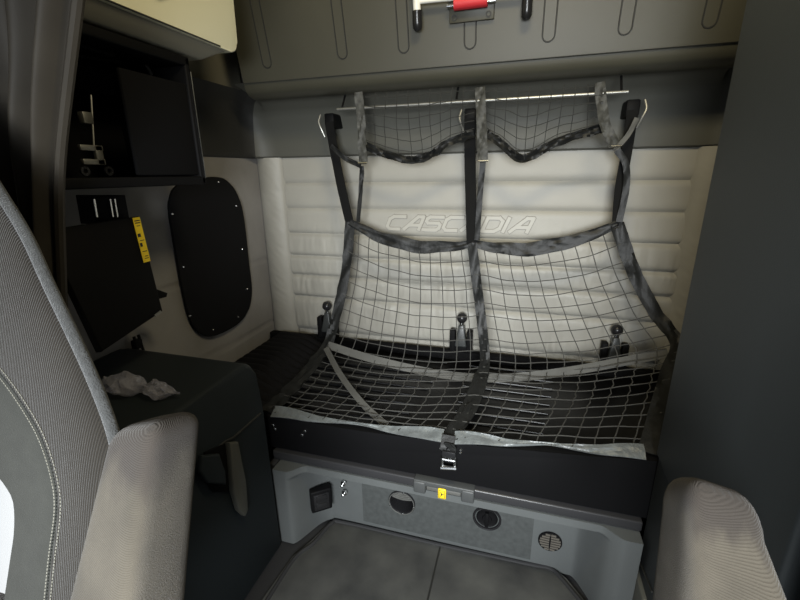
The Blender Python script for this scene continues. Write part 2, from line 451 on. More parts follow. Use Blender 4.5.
for px0, py0, sl in ((268, 68, .115), (343, 59, .05), (404, 53, .012), (470, 49, 0), (548, 42, -.05), (624, 35, -.09), (708, 28, -.12)):
    p = onp(px0, py0); bm = B(); wd = .019
    pts = [Vector((p.x-wd, yz(2.28), 2.28))]
    for k in range(9):
        a = math.pi*k/8; z = p.z + wd - wd*math.sin(a)
        pts.append(Vector((p.x - wd*math.cos(a), yz(z), z)))
    pts.append(Vector((p.x+wd, yz(2.28), 2.28)))
    tube(bm, [q + PN*.0005 for q in pts], .0024, 6)
    obj('moulded_slot', bm, M['groove'], ub)

# ladder on the bunk face
o = .035
ld = thing('ladder', 'white tubular ladder with black rubber feet, stowed on the upper bunk', 'ladder', onp(475, 20, .02))
for px, py in ((420, 24), (527, 12)):
    p = onp(px, py, o); up_ = Vector((0, -.22, 1)).normalized()
    bm = B(); tube(bm, [p + up_*.01, p + up_*.45], .0125, 14); obj('rail', bm, M['white'], ld)
    bm = B(); lathe(bm, [(0, -.022), (.010, -.021), (.0155, -.014), (.0165, 0), (.0155, .035), (.0125, .036)], p, up_, 16); obj('rubber_foot', bm, M['black_gloss'], ld)
a = onp(420, 3, o); b = onp(527, -8, o)
a2 = onp(440, 1, o+.0)
bm = B(); tube(bm, [a, b], .0075, 12); obj('rung', bm, M['white'], ld)
# latch bracket with red roll
lb = thing('latch_bracket', 'grey metal latch plate with a red roll, between the ladder feet', 'bracket', onp(471, 20, .0))
ux = Vector((1, 0, 0)); uz = Vector((0, -.22, 1)).normalized(); c = onp(472, 10, .012)
mx = Matrix((ux, -PN, uz)).transposed().to_4x4(); mx.translation = c
bm = B(); box(bm, (-.072, -.004, -.032), (.072, .012, .05), .003, 2, mx=mx); obj('plate', bm, M['bunk'], lb)
bm = B(); tube(bm, [c + PN*.02 - ux*.076 + uz*.014, c + PN*.02 + ux*.076 + uz*.014], .006, 10); obj('pin', bm, M['chrome'], lb)
bm = B(); tube(bm, [c + PN*.022 - ux*.052 + uz*.018, c + PN*.022 + ux*.052 + uz*.018], .019, 20); obj('red_roll', bm, M['red'], lb, label='red roll')
for s in (-1, 1):
    bm = B(); lathe(bm, [(.009, 0), (.009, .003), (.005, .003), (.005, 0)], c + ux*.055*s - uz*.017 + PN*.004, PN, 14); obj('screw', bm, M['groove'], lb)

# ------------------------------------------------------------ ROD and UPPER NET
rod = B(); ra, rb = at(337, 108, y=1.64), at(628, 93.5, y=1.64); rz = (ra.z+rb.z)/2
tube(rod, [Vector((ra.x, 1.64, rz)), Vector((rb.x, 1.64, rz))], .0055, 12)
ro = obj('hanging_rod', rod, M['steel']); tag(ro, 'thin steel rod running under the edge of the upper bunk', 'rod')
for x in (ra.x+.02, rb.x-.02, -.27):
    bk = B(); tube(bk, [Vector((x, 1.64, rz)), Vector((x, 1.68, rz+.055))], .004, 8); obj('rod_support', bk, M['black'], ro)

un = thing('upper_net', 'short bunched-up cargo net hanging over the rod below the upper bunk', 'net', (-.27, 1.66, 1.43))
def flap(tl, tr, hem):
    hemp = cr([at(*p, y=1.675) for p in hem], 8)
    n = len(hemp)
    TL, TR = at(*tl, y=1.63), at(*tr, y=1.63)
    def S(u, v):
        k = u*(n-1); i = min(int(k), n-2); h = hemp[i].lerp(hemp[i+1], k-i)
        t = TL.lerp(TR, u); p = t.lerp(h, v)
        p.y += -.018*math.sin(math.pi*min(1, v*1.3)) + .006*noise.noise(Vector((u*7, v*5, tl[0])))
        p.z += .006*noise.noise(Vector((u*9, v*6, tl[0]+4)))
        return p
    bm = B()
    for i in range(1, 10): tube(bm, [S(i/10, j/14) for j in range(15)], .0013, 5, False)
    for j in range(0, 6): tube(bm, [S(i/30, .08+j/6.3) for i in range(31)], .0013, 5, False)
    obj('mesh', bm, M['net_dark'], un)
    bm = B(); ribbon(bm, hemp, .030, (0, -1, .2), .003, .022, tl[0], cells=5, fr=38); obj('hem', bm, M['web'], un)
flap((366, 93), (476, 86), [(366, 146), (385, 154), (412, 160), (432, 154), (450, 142), (474, 134)])
flap((486, 88), (600, 84), [(486, 133), (500, 143), (519, 158), (532, 156), (552, 144), (575, 136), (606, 128)])
for pts, wd in (([(358, 92), (361, 118), (362, 140), (363, 162)], .034), ([(480, 87), (481, 110), (482, 135), (483, 160)], .036), ([(600, 82), (601, 100), (605, 125), (615, 145)], .034)):
    P = cr([at(*p, y=1.625 + .01*i) for i, p in enumerate(pts)], 8)
    bm = B(); ribbon(bm, P, wd, (0, -1, .1), .003, .012, pts[0][0], cells=4); obj('strap', bm, M['web_mid'], un)
    bm = B(); e = P[-1]
    tube(bm, [e+Vector((-.02, -.004, -.004)), e+Vector((.02, -.004, -.004))], .0035, 8); obj('hook_bar', bm, M['chrome'], un)

# ------------------------------------------------------------ LOWER BUNK
ZP = .490
lbk = thing('lower_bunk', 'black ribbed lower bunk platform under the cargo net', 'bunk bed', (-.25, 1.5, .36))
bm = B(); box(bm, (XL+.012, 1.17, ZP-.04), (XR-.012, 1.86, ZP), .006)
for k in range(9):
    y = 1.245+.066*k
    tube(bm, [Vector((XL+.1 + .3, y, ZP+.003)), Vector((-.37+.008*k, y, ZP+.003))], .0042, 8)
    tube(bm, [Vector((-.20, y, ZP+.003)), Vector((.10+.01*k, y, ZP+.003))], .0042, 8)
obj('platform', bm, M['slat'], lbk)
bm = B(); box(bm, (XL+.012, 1.82, ZP-.0), (XR-.012, 1.860, ZP+.045), .008); obj('rear_ledge', bm, M['black_matte'], lbk)
# front board
bm = B(); x1_ = XR-.02; bw = lambda x: .506 + .064*max(0, (x+.55)/.94)**1.6
xx_ = [-.865+(x1_+.865)*k/16 for k in range(17)]
slab(bm, [Vector((x, 1.145, bw(x)-.003)) for x in xx_] + [Vector((x1_, 1.145, .368)), Vector((-.865, 1.145, .368))], (0, .027, 0), .004, 2); obj('front_board', bm, M['black'], lbk)
for px, py in ((275, 429), (273, 425), (305, 431), (302, 435)):
    p = at(px, py, y=1.145); bm = B(); screwhead(bm, p, (0, -1, 0), .006, .004); obj('bolt', bm, M['chrome'], lbk)
# padded ribbed liner at the left end of the bunk
bm = B()
def lin(u, v):
    x = XL+.03 + .36*u; y = 1.19+.62*v
    rise = .055*sstep(0, .25, u)*sstep(1.0, .55, u)*sstep(0, .15, v)
    return Vector((x, y, ZP + .006 + rise + .010*abs(math.sin((v*13)*math.pi))*sstep(0, .1, u)*sstep(1, .9, u)))
V = grid(bm, 24, 130, lin)
obj('ribbed_liner', bm, M['leather'], lbk, sharp=60)

# ------------------------------------------------------------ BUNK BASE
bb = thing('bunk_plinth', 'grey moulded base under the lower bunk, fitted with vents, outlet and switches', 'bunk base', (-.22, 1.2, 0))
XA, XZ = -.815, .39
def base_y(x, z):
    s = sstep(-.765, -.665, x)*sstep(.315, .235, x)
    zt = .303
    t = sstep(zt, zt-.016, z)
    y = 1.125 + .10*s*t - .050*sstep(-.70, -.765, x) - .04*sstep(.28, .35, x)
    return y
bm = B(); nx, nz = 170, 110
grid(bm, nx, nz, lambda u, v: (lambda x, z: Vector((x, base_y(x, z) if v < 1 else 1.20, z)))(XA+(XZ-XA)*u, .002+.328*min(1, v*1.01)))
VC = at(402, 502, y=1.22)
bmesh.ops.delete(bm, geom=[f for f in bm.faces if (f.calc_center_median()-Vector((VC.x, f.calc_center_median().y, VC.z))).length < .052], context='FACES')
box(bm, (XA, 1.33, .0), (XZ, 1.70, .33))
obj('moulded_face', bm, M['base'], bb, sharp=50)
bm = B(); box(bm, (XA-.03, 1.128, .331), (XZ+.005, 1.30, .366), .006, 3); obj('top_edge', bm, M['lip'], bb)
bm = B(); box(bm, (XA-.035, 1.10, .0), (XA-.006, 1.2, .330), .008); obj('corner_post', bm, M['lip'], bb)
YF = 1.224
bm = B()
a, b = at(362, 480, y=YF), at(535, 510, y=YF)
box(bm, (a.x, YF-.004, .035), (b.x, YF+.004, .270), 0); plate = obj('textured_plate', bm, M['base_plate'], bb, smooth=False)
kb = B(); lathe(kb, [(0, -.1), (.045, -.1), (.045, .1), (0, .1)], (VC.x, 1.22, VC.z), (0, -1, 0), 40)
kn = obj('cutter', kb, M['base_plate']); md = plate.modifiers.new('b', 'BOOLEAN'); md.object = kn; md.operation = 'DIFFERENCE'; md.solver = 'EXACT'
bpy.context.view_layer.update(); nm = bpy.data.meshes.new_from_object(plate.evaluated_get(bpy.context.evaluated_depsgraph_get()))
plate.modifiers.clear(); plate.data = nm; bpy.data.objects.remove(kn)
# outlet on the left flank
c = at(321, 499, y=1.165)
nrm = Vector((.62, -.78, 0)).normalized(); sx = Vector((.78, .62, 0)).normalized()
mx = Matrix((sx, -nrm, Vector((0, 0, 1)))).transposed().to_4x4(); mx.translation = c
bm = B(); box(bm, (-.040, -.012, -.048), (.040, .02, .048), .006, 3, mx=mx); ol = obj('power_outlet', bm, M['black'], bb)
bm = B(); box(bm, (-.030, -.017, -.036), (.030, -.010, .036), .004, 2, mx=mx)
for zz in (-.018, .018): box(bm, (-.020, -.020, zz-.013), (.020, -.014, zz+.013), .002, 2, mx=mx)
obj('outlet_cover', bm, M['black_gloss'], ol)
# two chrome toggle switches
for px, py in ((344, 482.5), (345, 492)):
    c = at(px, py, y=1.215)
    bm = B(); lathe(bm, [(0, .0), (.011, 0), (.011, .006), (.007, .008), (0, .008)], c, (0, -1, 0), 14); ts = obj('toggle_switch', bm, M['chrome'], bb)
    bm = B(); lathe(bm, [(.0035, 0), (.0045, .018), (.0050, .022), (0, .025)], c+Vector((0, -.006, 0)), (.1, -1, .25), 10); obj('lever', bm, M['chrome'], ts)
# round air vents
def vent(px, py, r, opened):
    c = at(px, py, y=YF-.004); d = Vector((0, -1, 0))
    bm = B(); lathe(bm, [(r*.80, -.07 if opened else -.003), (r*.82, .0), (r*.86, .006), (r*.95, .008), (r, .005), (r, -.002)], c, d, 36)
    v = obj('air_vent', bm, M['black_gloss'], bb)
    bm = B()
    if opened:
        lathe(bm, [(0, -.075), (r*.8, -.075), (r*.8, -.068), (0, -.068)], c, d, 28); obj('duct', bm, M['black_matte'], v)
        bm = B()
        for k in range(4):
            zz = c.z + r*(.66-.15*k); hw = math.sqrt(max(.01, (r*.76)**2-(zz-c.z)**2))
            tube(bm, cr([Vector((c.x-hw*.8, c.y+.014, zz+.006)), Vector((c.x, c.y+.008, zz-.006)), Vector((c.x+hw*.8, c.y+.014, zz+.006))], 5), .0028, 6)
        obj('louvre', bm, M['steel'], v)
        bm = B(); tt = [c + Vector((math.cos(a)*r*.93, -.008, math.sin(a)*r*.93)) for a in [2*math.pi*k/40 for k in range(41)]]
        tube(bm, tt, .0016, 6, False); obj('chrome_ring', bm, M['steel'], v)
        for a in (80, 200, 275, 350):
            bm = B(); screwhead(bm, c + Vector((math.cos(R(a))*r*.93, -.007, math.sin(R(a))*r*.93)), d, .0045, .003); obj('screw', bm, M['chrome'], v)
    else:
        lathe(bm, [(r*.82, -.004), (r*.70, .004), (r*.60, .001), (r*.35, .002), (r*.30, .007), (0, .007)], c, d, 32); obj('shutter', bm, M['black'], v)
        bm = B(); box(bm, (c.x-.006, c.y-.014, c.z-r*.6), (c.x+.006, c.y-.002, c.z+r*.6), .002); obj('shutter_bar', bm, M['black'], v)
    return v
vent(402, 502, .052, True); vent(487, 518, .050, False)
# little slotted grille
c = at(550, 541, y=1.222); r = .040
bm = B(); lathe(bm, [(0, 0), (r*.98, 0), (r*.98, .004), (0, .005)], c, (0, -1, 0), 32); gr = obj('speaker_grille', bm, M['black'], bb)
bm = B()
for k in range(7):
    zz = c.z + r*(-.75+.25*k); hw = math.sqrt(max(1e-5, (r*.86)**2-(zz-c.z)**2))
    box(bm, (c.x-hw, c.y-.0075, zz-.0028), (c.x-hw*.1, c.y-.003, zz+.0028)); box(bm, (c.x+hw*.05, c.y-.0075, zz-.0028), (c.x+hw, c.y-.003, zz+.0028))
obj('grille_bar', bm, M['grille'], gr)
# compartment latch with yellow label
YL = 1.112
p0, p1 = at(413, 480, y=YL), at(474, 497, y=YL)
zt = (at(416, 478, y=YL).z+at(474, 488, y=YL).z)/2 - .017
bm = B(); box(bm, (p0.x, YL+.004, zt-.016), (p1.x, 1.15, zt+.004), .004, 3)
box(bm, (p0.x, YL, zt-.046), (p0.x+.042, 1.15, zt+.0), .006, 3); box(bm, (p1.x-.042, YL, zt-.046), (p1.x, 1.15, zt+.0), .006, 3)
lt = obj('compartment_latch', bm, M['latch_grey'], bb)
bm = B(); box(bm, (p0.x+.044, YL+.010, zt-.034), (p1.x-.044, YL+.02, zt-.016), .002); obj('latch_bar', bm, M['steel'], lt)
lx = at(442, 492, y=YL).x
bm = B(); box(bm, (lx-.0135, YL-.003, zt-.048), (lx+.0135, YL+.004, zt-.008), .004, 3); yl = obj('warning_label', bm, M['yellow'], lt, label='yellow label')
YI = YL-.0035
bm = B(); tube(bm, [Vector((lx-.009, YI, zt-.043)), Vector((lx+.009, YI, zt-.043)), Vector((lx+.009, YI, zt-.013)), Vector((lx-.009, YI, zt-.013)), Vector((lx-.009, YI, zt-.043))], .0008, 4)
tube(bm, [Vector((lx-.004, YI, zt-.036)), Vector((lx+.001, YI, zt-.028)), Vector((lx-.004, YI, zt-.020))], .0014, 4)
tube(bm, [Vector((lx-.003, YI, zt-.028)), Vector((lx+.007, YI, zt-.028))], .0014, 4)
obj('label_symbol', bm, M['ink'], yl)

# ------------------------------------------------------------ BUNK ANCHORS (three)
def anchor(p, H, label):
    t = thing('bunk_anchor', label, 'anchor', p, 'ball-headed anchors at the foot of the quilted wall')
    P = Vector(p)
    bm = B(); lathe(bm, [(0, H+.0245)] + [(.0245*math.sin(a), H+.0245*math.cos(a)) for a in [math.pi*k/12 for k in range(1, 11)]] + [(.010, H-.022), (0, H-.022)], P, (0, 0, 1), 22); obj('ball_knob', bm, M['black_gloss'], t)
    bm = B(); lathe(bm, [(.009, H-.034), (.013, H-.033), (.013, H-.021), (.009, H-.020)], P, (0, 0, 1), 14); obj('collar', bm, M['chrome'], t)
    bm = B(); hull8(bm, [P+Vector(v) for v in ((-.012, -.014, H-.030), (.012, -.014, H-.030), (.012, .010, H-.030), (-.012, .010, H-.030))],
                    [P+Vector(v) for v in ((-.029, -.030, H-.135), (.029, -.030, H-.135), (.029, .010, H-.135), (-.029, .010, H-.135))], .006, 3)
    obj('handle', bm, M['handle_grey'], t)
    for s in (-1, 1):
        bm = B(); box(bm, P+Vector((s*.040-.013, -.022, .0)), P+Vector((s*.040+.013, .016, H-.058)), .004, 3); obj('cheek', bm, M['black'], t)
    bm = B(); box(bm, P+Vector((-.050, -.018, -.0)), P+Vector((.050, .020, H-.12)), .004, 2); obj('mounting_block', bm, M['black'], t)
    return t
for (px, py), lab in (((327, 306), 'left ball-headed anchor, beside the left border of the cargo net'), ((462, 318), 'middle ball-headed anchor, with bright collar, beside the centre strap'), ((617, 330), 'right ball-headed anchor, seen through the right half of the net')):
    q = at(px, py, y=1.79); z0 = ZP+.047
    q = at(px, py, y=1.836); anchor((q.x, 1.836, z0), q.z-z0, lab)

# ------------------------------------------------------------ CARGO NET (bunk restraint)
cn = thing('cargo_net', 'large black-bordered bunk restraint net strapped from the upper trim to the bunk front', 'net', (-.27, 1.45, .56))
YS = [1.715, 1.69, 1.655, 1.60, 1.50, 1.33, 1.165]
Lp = [(350, 222), (347, 262), (339, 305), (328, 343), (308, 370), (287, 393), (268, 411)]
Cp = [(472, 243), (477, 285), (482, 325), (485, 360), (480, 380), (468, 410), (449, 440)]
Rp = [(617, 224), (634, 272), (655, 312), (677, 343), (672, 372), (663, 408), (654, 442)]
def line3(P, Y=YS): return [at(*p, y=y) for p, y in zip(P, Y)]
L3, C3, R3 = line3(Lp, [1.715, 1.69, 1.655, 1.58, 1.43, 1.27, 1.155]), line3(Cp, [1.715, 1.69, 1.655, 1.60, 1.48, 1.30, 1.155]), line3(Rp)
for A in (L3, C3, R3):                                   # the front edge lies along the board top
    A[-1].z = .514 + .064*max(0, (A[-1].x+.55)/.94)**1.6
print('net rows z', [[round(p.z, 3) for p in A] for A in (L3, C3, R3)])
NS = 8
Lc, Cc, Rc = cr(L3, NS), cr(C3, NS), cr(R3, NS)
NV = len(Lc)-1
def panel(Ac, Bc, hemsag, seed, frontsag=0.0):
    def S(u, v):
        k = v*NV; i = min(int(k), NV-1); t = k-i
        a = Ac[i].lerp(Ac[i+1], t); b = Bc[i].lerp(Bc[i+1], t); p = a.lerp(b, u)
        bow = 4*u*(1-u)
        p.z -= bow*hemsag*(1-v)**1.2 * (1.0)
        p.z -= bow*.012*math.sin(math.pi*v) + bow*.01*sstep(.4, .6, v)*sstep(1, .8, v)
        if v < 1:
            e = sstep(0, .06, u)*sstep(1, .94, u)
            p.y += .006*e*noise.noise(Vector((u*6, v*7, seed))); p.z += .006*e*noise.noise(Vector((u*6, v*9, seed+5)))
            p.x += .005*e*noise.noise(Vector((u*5, v*9, seed+9)))
        return p
    return S
SL = panel(Lc, Cc, .055, 1); SR = panel(Cc, Rc, .055, 20)
for S, nu in ((SL, 12), (SR, 11)):
    bm = B()
    for i in range(1, nu):
        tube(bm, [S(i/nu, .015+.985*j/44) + Vector((.0035*math.sin(j*math.pi*.95)*sstep(20, 26, j), 0, 0)) for j in range(45)], .0019, 5, False)
    nr = 19
    for j in range(1, nr):
        tube(bm, [S(i/30, (j/nr)**.93) for i in range(31)], .0019, 5, False)
    obj('mesh', bm, M['net'], cn)
    # sagging top hem
    bm = B(); P = [S(i/24, 0)+Vector((0, 0, .0)) for i in range(25)]
    ribbon(bm, P, .05, (0, -1, .1), .003, .012, nu, cells=5, fr=22, wid=[.028+.028*math.sin(math.pi*i/24) for i in range(25)]); obj('top_hem', bm, M['hem'] if 0 else M['web'], cn)
    # front hem along the board
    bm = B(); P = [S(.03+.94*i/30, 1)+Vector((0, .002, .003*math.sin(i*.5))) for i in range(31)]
    ribbon(bm, P, .05, (0, -.5, 1), .003, .006, nu*3, cells=5, fr=14, wid=[.010+.036*abs(math.cos(i/30*math.pi))**1.8 for i in range(31)]); obj('front_hem', bm, M['hem'], cn, label='satin hem with its sheen painted as pale grey')
def nrm_for(c, f=0):
    out = []
    for i in range(len(c)):
        t = (c[min(i+1, len(c)-1)]-c[max(i-1, 0)]).normalized()
        out.append(Vector((1, 0, 0)).cross(t).normalized() if True else None)
    return [(-n if (n.y > 0 and abs(n.y) > abs(n.z)) or (abs(n.z) >= abs(n.y) and n.z < 0) else n) for n in out]
for c, wd, sd in ((Lc, .046, 1), (Cc, .040, 5), (Rc, .048, 9)):
    bm = B(); ribbon(bm, c, wd, nrm_for(c), .003, .014, sd, cells=5, fr=28, wid=[wd*(1+.45*sstep(.5, .7, i/(len(c)-1))) for i in range(len(c))]); obj('border', bm, M['web'], cn)
# cross strap at the crease, flat grey webbing
cre = cr([at(*p, y=y) for p, y in (((328, 345), 1.57), ((362, 356), 1.57), ((400, 366), 1.57), ((440, 374), 1.57), ((480, 378), 1.56), ((520, 377), 1.56), ((570, 371), 1.57), ((620, 362), 1.59), ((668, 353), 1.6))], 5)
bm = B(); ribbon(bm, cre, .034, (0, -1, .6), .003, .003, 3, cells=3); obj('cross_strap', bm, M['web_tan'], cn, label='pale grey cross strap')
# loose diagonal strap
lo = cr([at(*p, y=y) for p, y in (((326, 348), 1.55), ((340, 374), 1.42), ((362, 403), 1.29), ((388, 427), 1.19))], 6)
bm = B(); ribbon(bm, lo, .024, (-.2, -.6, 1), .003, .003, 8, cells=3); obj('loose_strap', bm, M['web_tan'], cn, label='pale grey loose strap')
# hanging straps up to the trim
for pts, wd in (([(329, 122), (334, 150), (342, 190), (350, 224)], .040), ([(470, 118), (470, 160), (471, 205), (472, 246)], .044), ([(633, 110), (627, 150), (620, 190), (617, 226)], .036)):
    P = cr([at(*p, y=y) for p, y in zip(pts, (1.755, 1.75, 1.735, 1.715))], 6)
    bm = B(); ribbon(bm, P, wd, (0, -1, 0), .003, .002, 4, cells=3); obj('hanging_strap', bm, M['web_flat'], cn)
    # anchor tab and hook
    e = P[0]; bm = B(); box(bm, e+Vector((-.022, .0, -.02)), e+Vector((.022, .10, .035)), .006); obj('anchor_tab', bm, M['black'], cn)
    s = -1 if pts[0][0] < 600 else 1
    bm = B(); tube(bm, cr([e+Vector((s*.032, -.01, .03)), e+Vector((s*.038, -.02, 0)), e+Vector((s*.028, -.02, -.03)), e+Vector((s*.018, -.012, -.06))], 5), .004, 8); obj('hook', bm, M['steel'], cn)
# second thinner tails beside the straps
for pts, wd in (([(362, 166), (361, 185), (358, 222)], .018), ([(483, 162), (480, 195), (477, 240)], .022), ([(617, 150), (626, 165), (626, 190), (619, 222)], .022), ([(331, 146), (345, 158), (361, 166)], .020), ([(637, 118), (628, 135), (615, 150)], .016)):
    P = cr([at(*p, y=1.705) for p in pts], 8)
    bm = B(); ribbon(bm, P, wd, (0, -1, 0), .003, .006, wd*100, cells=3); obj('tail_strap', bm, M['web'] if wd != .016 else M['web_tan'], cn)
# buckle on the bunk front
e = at(449, 462, y=1.125)
bm = B(); P = cr([C3[-1]+Vector((0, -.005, .012)), C3[-1]+Vector((0, -.03, -.02)), Vector((e.x, 1.128, e.z+.05)), Vector((e.x, 1.125, e.z+.01))], 6)
ribbon(bm, P, .044, [Vector((0, -.4, 1))]*6+[Vector((0, -1, 0))]*(len(P)-6), .004, .002, cells=3); obj('front_strap', bm, M['web'], cn)
bm = B(); box(bm, e+Vector((-.022, -.012, .026)), e+Vector((.022, .004, .045)), .003); obj('strap_keeper', bm, M['black_gloss'], cn)
bm = B()
q = e+Vector((0, -.008, 0)); ring = [q+Vector(v) for v in ((-.02, 0, -.014), (.02, 0, -.014), (.02, 0, .014), (-.02, 0, .014), (-.02, 0, -.014))]
for a, b in zip(ring, ring[1:]): tube(bm, [a, b], .005, 8)
tube(bm, [q+Vector((-.024, -.004, -.018)), q+Vector((.026, -.004, -.010))], .006, 8)
obj('buckle', bm, M['chrome'], cn, label='chrome buckle')
for v in ((-.032, .034), (.034, .040), (.033, .030)):
    bm = B(); screwhead(bm, Vector((e.x+v[0], 1.145, e.z+v[1])), (0, -1, 0), .005, .005); obj('rivet', bm, M['chrome'], cn)

# ------------------------------------------------------------ WINDOW COVER on the left wall
cpx = [(167, 210), (169, 194), (178, 184), (195, 179), (215, 177), (228, 183), (238, 201), (243, 225), (247, 262), (250, 290), (247, 309), (238, 322), (222, 332), (208, 336), (195, 330), (187, 315), (180, 285), (172, 240)]
P = cr([at(*p, x=XL+.008) for p in cpx]+[at(*cpx[0], x=XL+.008)], 4)[:-1]
bm = B(); slab(bm, P, (.012, 0, 0), .005, 3)
wc = obj('window_cover', bm, M['leather']); tag(wc, 'black snap-on window cover on the grey side wall', 'window cover')
for p in ((218, 182), (236, 206), (242, 249), (247, 289), (238, 317), (213, 330), (190, 316), (183, 267), (172, 214)):
    c = at(*p, x=XL+.021); bm = B(); lathe(bm, [(0, .004), (.003, .0035), (.005, .001), (.005, -.002), (0, -.002)], c, (1, 0, 0), 14); obj('snap', bm, M['chrome'], wc)

# ------------------------------------------------------------ SHELF CABINET (empty, black)
XS = -1.0
y0, y1, z0, z1 = .70, 1.165, 1.325, 1.692
sc = thing('shelf_cabinet', 'open black wall compartment with metal fittings inside, below the cream locker', 'cabinet', (-1.12, .9, z0))
bm = B()
box(bm, (XL+.01, y0, z0), (XS, y1, z0+.026), .005, 3); box(bm, (XL+.01, y0, z1-.026), (XS, y1, z1), .005, 3)
box(bm, (XL+.01, y1-.02, z0), (XS, y1, z1), .006, 3); box(bm, (XL+.01, y0, z0), (XS, y0+.02, z1), .006, 3)
box(bm, (XL+.005, y0, z0), (XL+.02, y1, z1))
obj('case', bm, M['black'], sc)
bm = B(); tube(bm, [Vector((XS+.002, y1-.004, z0+.02)), Vector((XS+.002, y1-.004, z1-.04))], .0016, 6); obj('painted_edge_highlight', bm, M['chrome'], sc)  # bright line added to paint the highlight along the case edge
bm = B(); a, b = at(105, 75, x=-1.16), at(193, 168, x=-1.16); box(bm, (-1.02, a.y-.09, z0+.03), (-1.008, y1-.012, z1-.075), .004); obj('inner_panel', bm, M['black_matte'], sc)
for px0, py0, px1, py1, rr in ((72, 43, 112, 55, .009), (118, 50, 165, 60, .010), (72, 55, 120, 62, .006)):
    bm = B(); tube(bm, [at(px0, py0, x=-1.08), at(px1, py1, x=-1.08)], rr, 12); obj('top_rail', bm, M['black'], sc)
for a, b in (((143, 59), (152, 75)), ((180, 57), (187, 72))):
    bm = B(); ribbon(bm, [at(*a, x=-1.1), at(*b, x=-1.1)], .010, (1, 0, 0), .002); obj('spring_clip', bm, M['steel'], sc)
bm = B(); tube(bm, [at(91, 95, x=-1.12), at(94, 148, x=-1.12)], .0025, 8); obj('upright_rod', bm, M['steel'], sc)
bm = B(); tube(bm, [at(192, 156, x=-1.06), at(193, 168, x=-1.06)], .002, 8); obj('short_pin', bm, M['chrome'], sc)
c = at(86, 118, x=-1.10); bm = B(); box(bm, c-Vector((.01, .014, .014)), c+Vector((.01, .012, .014)), .002); obj('small_bracket', bm, M['steel'], sc)
for dy, dz, hy, hz in ((0, .017, .030, .007), (0, -.017, .030, .007), (.018, 0, .010, .024)):
    c = at(92, 155, x=-1.08)+Vector((0, dy, dz)); bm = B(); box(bm, c-Vector((.006, hy, hz)), c+Vector((.006, hy, hz)), .002); obj('metal_bracket', bm, M['steel'], sc)
for px, py in ((84, 171), (108, 171), (189, 170)):
    c = at(px, py, x=-1.09); bm = B(); lathe(bm, [(.006, 0), (.006, .006), (.012, .006), (.012, 0)], c, (1, 0, 0), 16); obj('bushing', bm, M['black_gloss'], sc)

# ------------------------------------------------------------ OVERHEAD LOCKER (cream)
XW = -.95
ol_ = thing('overhead_locker', 'cream plastic overhead locker with rounded corner at top left', 'locker', (-1.1, 1.0, 1.70))
yA, yB_ = .72, 1.34
bm = B()
zb = 1.735
# face with a rounded lower rear corner
out = [Vector((XW, yA, 2.2)), Vector((XW, yA, zb))]
for k in range(7):
    a = math.pi/2*k/6; out.append(Vector((XW, yB_-.035+.035*math.sin(a), zb+.035-.035*math.cos(a))))
out.append(Vector((XW, yB_+.02, 2.2)))
slab(bm, out, (-.26, 0, 0), .005, 3); obj('door', bm, M['cream'], ol_)
bm = B(); q = at(150, 0, x=XW+.02)
out = [Vector((XW+.004, yA, 2.2)), Vector((XW+.004, yA, 1.80)), Vector((XW+.004, 1.02, 1.80)), Vector((XW+.004, 1.05, 1.815)), Vector((XW+.004, 1.07, 1.85)), Vector((XW+.004, 1.09, 2.2))]
slab(bm, out, (.03, 0, 0), .012, 4); obj('raised_panel', bm, M['cream'], ol_)
bm = B(); tube(bm, [Vector((XW+.0, yA, zb+.003)), Vector((XW+.0, yB_-.09, zb+.003))], .0025, 6); obj('seam', bm, M['groove'], ol_)
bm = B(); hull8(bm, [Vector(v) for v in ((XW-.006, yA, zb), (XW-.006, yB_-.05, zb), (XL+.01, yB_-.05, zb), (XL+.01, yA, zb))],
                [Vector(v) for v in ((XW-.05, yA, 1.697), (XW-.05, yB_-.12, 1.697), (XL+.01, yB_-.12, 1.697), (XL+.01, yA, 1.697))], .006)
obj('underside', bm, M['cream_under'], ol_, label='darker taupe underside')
c = at(219, 52, x=-1.05); bm = B(); lathe(bm, [(0, 0), (.014, 0), (.012, .010), (0, .012)], (-1.02, 1.27, 1.737), (0, 0, -1), 16); obj('hinge_cap', bm, M['cream_under'], ol_)
# taupe liner on the wall beyond the locker
bm = B(); box(bm, (XL-.0, .5, 1.70), (XL+.025, 1.80, 2.37), .006); struct('trim_3', bm, M['cream_under'])

# ------------------------------------------------------------ FOLD-DOWN SCREEN with yellow label
fs = thing('wall_screen', 'flat black panel with a yellow label strip, mounted on the side wall under the compartment', 'screen', (-1.1, .9, .87))
corners = [at(60, 226, x=-1.10), at(139, 216, x=-1.10), at(163, 311, x=-1.04), at(102, 352, x=-1.04)]
corners[0] = at(45, 230, x=-1.10)
nv = Vector((-1, 0, -.2)).normalized()
bm = B(); slab(bm, corners, nv*.026, .004, 3); obj('screen_panel', bm, M['black'], fs)
A, Bq = corners[1], corners[2]
e1 = (Bq-A).normalized(); e0 = (corners[0]-A).normalized()
sp = [A+e1*.003-nv*.002, A+e1*.135-nv*.002]
off = e0*.002
bm = B(); slab(bm, [sp[0]+off, sp[1]+off, sp[1]+off+e0*.024, sp[0]+off+e0*.024], nv*-.0015); lab = obj('label_strip', bm, M['yellow'], fs, smooth=False, label='yellow label strip')
bm = B()
for t0, t1, w0, w1 in ((.004, .007, .003, .021), (.009, .012, .003, .021), (.016, .018, .006, .018), (.034, .044, .012, .022), (.049, .051, .004, .018), (.055, .066, .014, .022), (.074, .076, .004, .020), (.085, .087, .004, .016), (.090, .092, .004, .018)):
    bm = B(); a = A+e1*(.006+t0*1.3)-nv*.0042+off; slab(bm, [a+e0*w0, a+e1*(t1-t0)+e0*w0, a+e1*(t1-t0)+e0*w1, a+e0*w1], nv*-.0004); obj('label_print', bm, M['ink'], lab, smooth=False)
